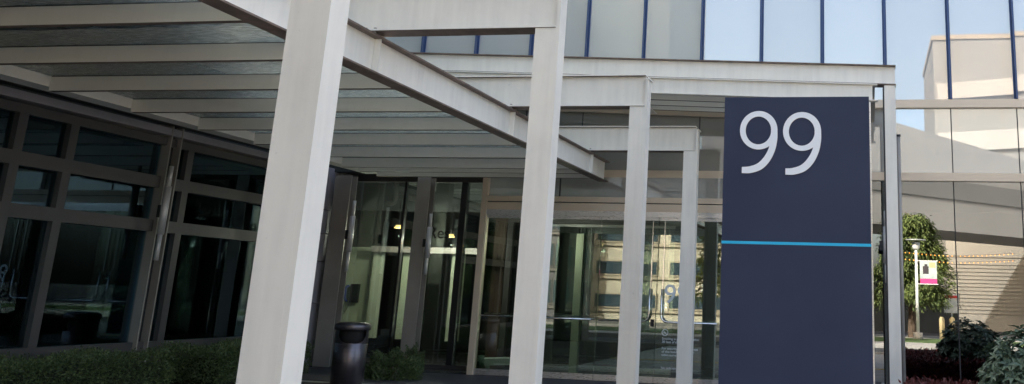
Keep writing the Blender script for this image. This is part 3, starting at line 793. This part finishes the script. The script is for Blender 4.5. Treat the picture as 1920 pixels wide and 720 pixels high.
# lamp post with banner
t = thing('street_lamp', 'white lamp post with flat hood and hanging banner mirrored in the right pane', 'street lamp', (1.72, -7.2, .05))
lb = bmesh.new(); tube(lb, [(0, 0, .28), (0, 0, 3.1)], [.06, .045], 12); link('pole', lb, m_white, t, True)
lb = bmesh.new(); tube(lb, [(0, 0, 0), (0, 0, .28)], .16, 12); link('base', lb, m_walk, t, True)
lb = bmesh.new(); tube(lb, [(0, 0, 3.1), (0, 0, 3.16), (0, 0, 3.38)], [.05, .13, .15], 14); link('lantern', lb, m_white, t, True)
lb = bmesh.new(); tube(lb, [(0, 0, 3.44), (0, 0, 3.47)], .36, 18); link('hood', lb, m_signback, t, True)
bn = link('banner', B((.12, .70, -.012, .012, 1.95, 2.72)), m_banner, t)
link('figure', B((.22, .42, .0125, .016, 2.28, 2.55), (.28, .38, .0165, .02, 2.5, 2.62)), m_bfig, bn)
link('yellow_patch', B((.44, .66, .0125, .0155, 2.5, 2.68)), m_bollard, bn)
link('colour_strip', B((.12, .70, .0125, .017, 1.95, 2.12)), m_pink, bn)
link('banner_arm', B((.04, .74, -.012, .012, 2.725, 2.75), (.04, .74, -.012, .012, 1.92, 1.945)), m_white, t)

for x, lab in ((2.68, 'pale yellow bollard nearer the lamp post in the mirrored street'), (3.05, 'pale yellow bollard beside the pane joint in the mirrored street')):
    bb = bmesh.new(); tube(bb, [(x, -9.2, .05), (x, -9.2, .8), (x, -9.2, .86)], [.10, .10, .05], 14)
    tag(link('bollard', bb, m_bollard, None, True), lab, 'bollard', 'bollards')
t = thing('parking_sign', 'small pale notice board on a post under the mirrored tree', 'sign', (3.15, -10.5, .05))
link('board', B((-.28, .28, -.015, .015, .95, 1.65)), m_signback, t)
link('board_heading', B((-.24, .24, .0155, .019, 1.5, 1.6)), m_red, t)
lb = bmesh.new(); tube(lb, [(0, -.04, 0), (0, -.04, 1.6)], .025, 8); link('post', lb, m_signback, t)
# stop sign seen from behind
t = thing('stop_sign', 'octagonal sign seen from behind on a red and white striped post', 'sign', (-6.75, -14.0, .05))
sb = bmesh.new(); N = 8
for y in (0, .02): pass
a = [sb.verts.new((.37*math.cos(math.pi/8+k*math.pi/4), 0, 1.62+.37*math.sin(math.pi/8+k*math.pi/4))) for k in range(8)]
b = [sb.verts.new((v.co.x, -.012, v.co.z)) for v in a]
sb.faces.new(a); sb.faces.new(b[::-1])
for k in range(8): sb.faces.new((a[k], a[(k+1) % 8], b[(k+1) % 8], b[k]))
link('sign_plate', sb, m_signback, t)
for k in range(6): link('post_band', B((-.05, .05, .002, .06, k*.24, k*.24+.239)), m_red if k % 2 else m_white, t)

# string lights (two sagging strands)
for zz, lab in ((3.16, 'upper strand of amber string lights mirrored across the tree'), (2.92, 'lower strand of amber string lights mirrored across the tree')):
    t = thing('string_lights', lab, 'string lights', (3.0, -8.0, zz), 'amber string lights')
    f = lambda s: (-2.0+4.2*s, 0, -.12*math.sin(math.pi*s))
    lb = bmesh.new(); tube(lb, [f(k/16) for k in range(17)], .006, 5); link('wire', lb, m_black, t)
    for k in range(28):
        x, y, z = f((k+.5)/28)
        kb = bmesh.new(); bmesh.ops.create_icosphere(kb, subdivisions=1, radius=.02, matrix=Matrix.Translation((x, y, z-.03)))
        link('bulb', kb, m_bulb, t, True)

# ================================================================ INSIDE THE LOBBY
def ceiling_lamp(x, y, z, label, s=.12, watts=0):
    t = thing('ceiling_lamp', label, 'ceiling lamp', (x, y, z), 'small warm ceiling lamps inside')
    lb = bmesh.new(); tube(lb, [(0, 0, 0), (0, 0, .05)], [s*1.25, s*.75], 16); link('shade', lb, m_lampglow, t, True)
    lb = bmesh.new(); tube(lb, [(0, 0, .051), (0, 0, .40)], .012, 6); link('stem', lb, m_black, t)
    if watts:
        pl = bpy.data.lights.new('lamp_light', 'POINT'); pl.energy = watts; pl.color = (1, .93, .78); pl.shadow_soft_size = .012
        po = bpy.data.objects.new('lamp_light', pl); COL.objects.link(po); po.parent = t; po.location = (0, 0, -.12)
ceiling_lamp(-10.0, 13.4, 2.42, 'warm lamp seen through the window right of the dark post')
ceiling_lamp(-10.8, 12.2, 2.52, 'warm lamp seen through the window left of the dark post')
ceiling_lamp(-7.76, 15.1, 2.23, 'warm ceiling lamp left in the glazing above the litter bin', .06, 5)
ceiling_lamp(-7.34, 15.1, 2.16, 'warm ceiling lamp seen between two glazing bars above the clipped bush', .06, 5)
ceiling_lamp(-6.80, 15.1, 2.10, 'warm ceiling lamp seen just right of the steel post near the lettering', .045, 5)
ceiling_lamp(-5.0, 14.75, 2.17, 'warm ceiling lamp seen through the entrance doors', .035, 4)
# interior pieces
def solid(name, boxes, m, label, cat, grp=None): return tag(link(name, B(*boxes), m), label, cat, grp)
for x, y, ww, h, lab in ((-8.64, 16.0, .16, 1.95, 'narrow pale green lobby pilaster just right of the wall telephone'), (-8.07, 16.0, .26, 1.95, 'wider pale green lobby pilaster above the clipped bush'), (-7.15, 16.0, .20, 1.95, 'pale green lobby pilaster right of the steel post with the tube light'), (-5.35, 15.1, .10, 2.2, 'slim pale pilaster inside the leftmost entrance door'), (-4.62, 15.05, .12, 2.2, 'slim pale pilaster inside the second entrance door')):
    solid('lobby_pilaster', [(x, x+ww, y, y+.12, .4 if h < 2 else .05, h)], m_inwall, lab, 'pilaster', 'pale pilasters inside the lobby')
solid('pale_wall', [(-10.8, -8.75, 16.2, 16.3, .05, 1.95)], m_inwall, 'pale green lobby wall behind the litter bin', 'wall')
t = thing('wall_phone', 'dark wall telephone hanging on the pale lobby wall', 'telephone', (-9.02, 16.17, 1.0))
link('phone_body', B((-.06, .08, -.05, .03, -.02, .30)), m_black, t)
hb = bmesh.new(); tube(hb, bend([(-.10, -.05, .27), (-.13, -.09, .24), (-.13, -.09, .04), (-.10, -.05, .0)], .03, 4), .02, 8); link('handset', hb, m_bluebin, t, True)
hb = bmesh.new(); tube(hb, [(-.12, -.07, 0), (-.15, -.07, -.12), (-.12, -.07, -.2), (-.07, -.06, -.1), (-.04, -.05, -.02)], .006, 6); link('cord', hb, m_black, t, True)
t = thing('lobby_bench', 'pale green bench just inside the entrance glass', 'bench', (-6.0, 15.0, .05), rz=R_(52))
link('seat', B((-.1, .95, -.16, .16, .07, .17)), m_bench, t)
link('leg', B((-.05, .02, -.14, .14, 0, .069)), m_bench, t); link('leg', B((.82, .89, -.14, .14, 0, .069)), m_bench, t)
for x, y, ww, lab in ((-6.9, 17.2, .25, 'dark wood lobby pier left of the inner doors'), (-4.9, 18.5, .4, 'wide dark wood lobby pier behind the inner doors'), (-3.3, 18.0, .3, 'dark wood lobby pier at the right end of the lobby')):
    solid('lobby_pier', [(x, x+ww, y, y+.3, .05, 3.09)], m_inwood, lab, 'pier', 'dark piers inside the lobby')
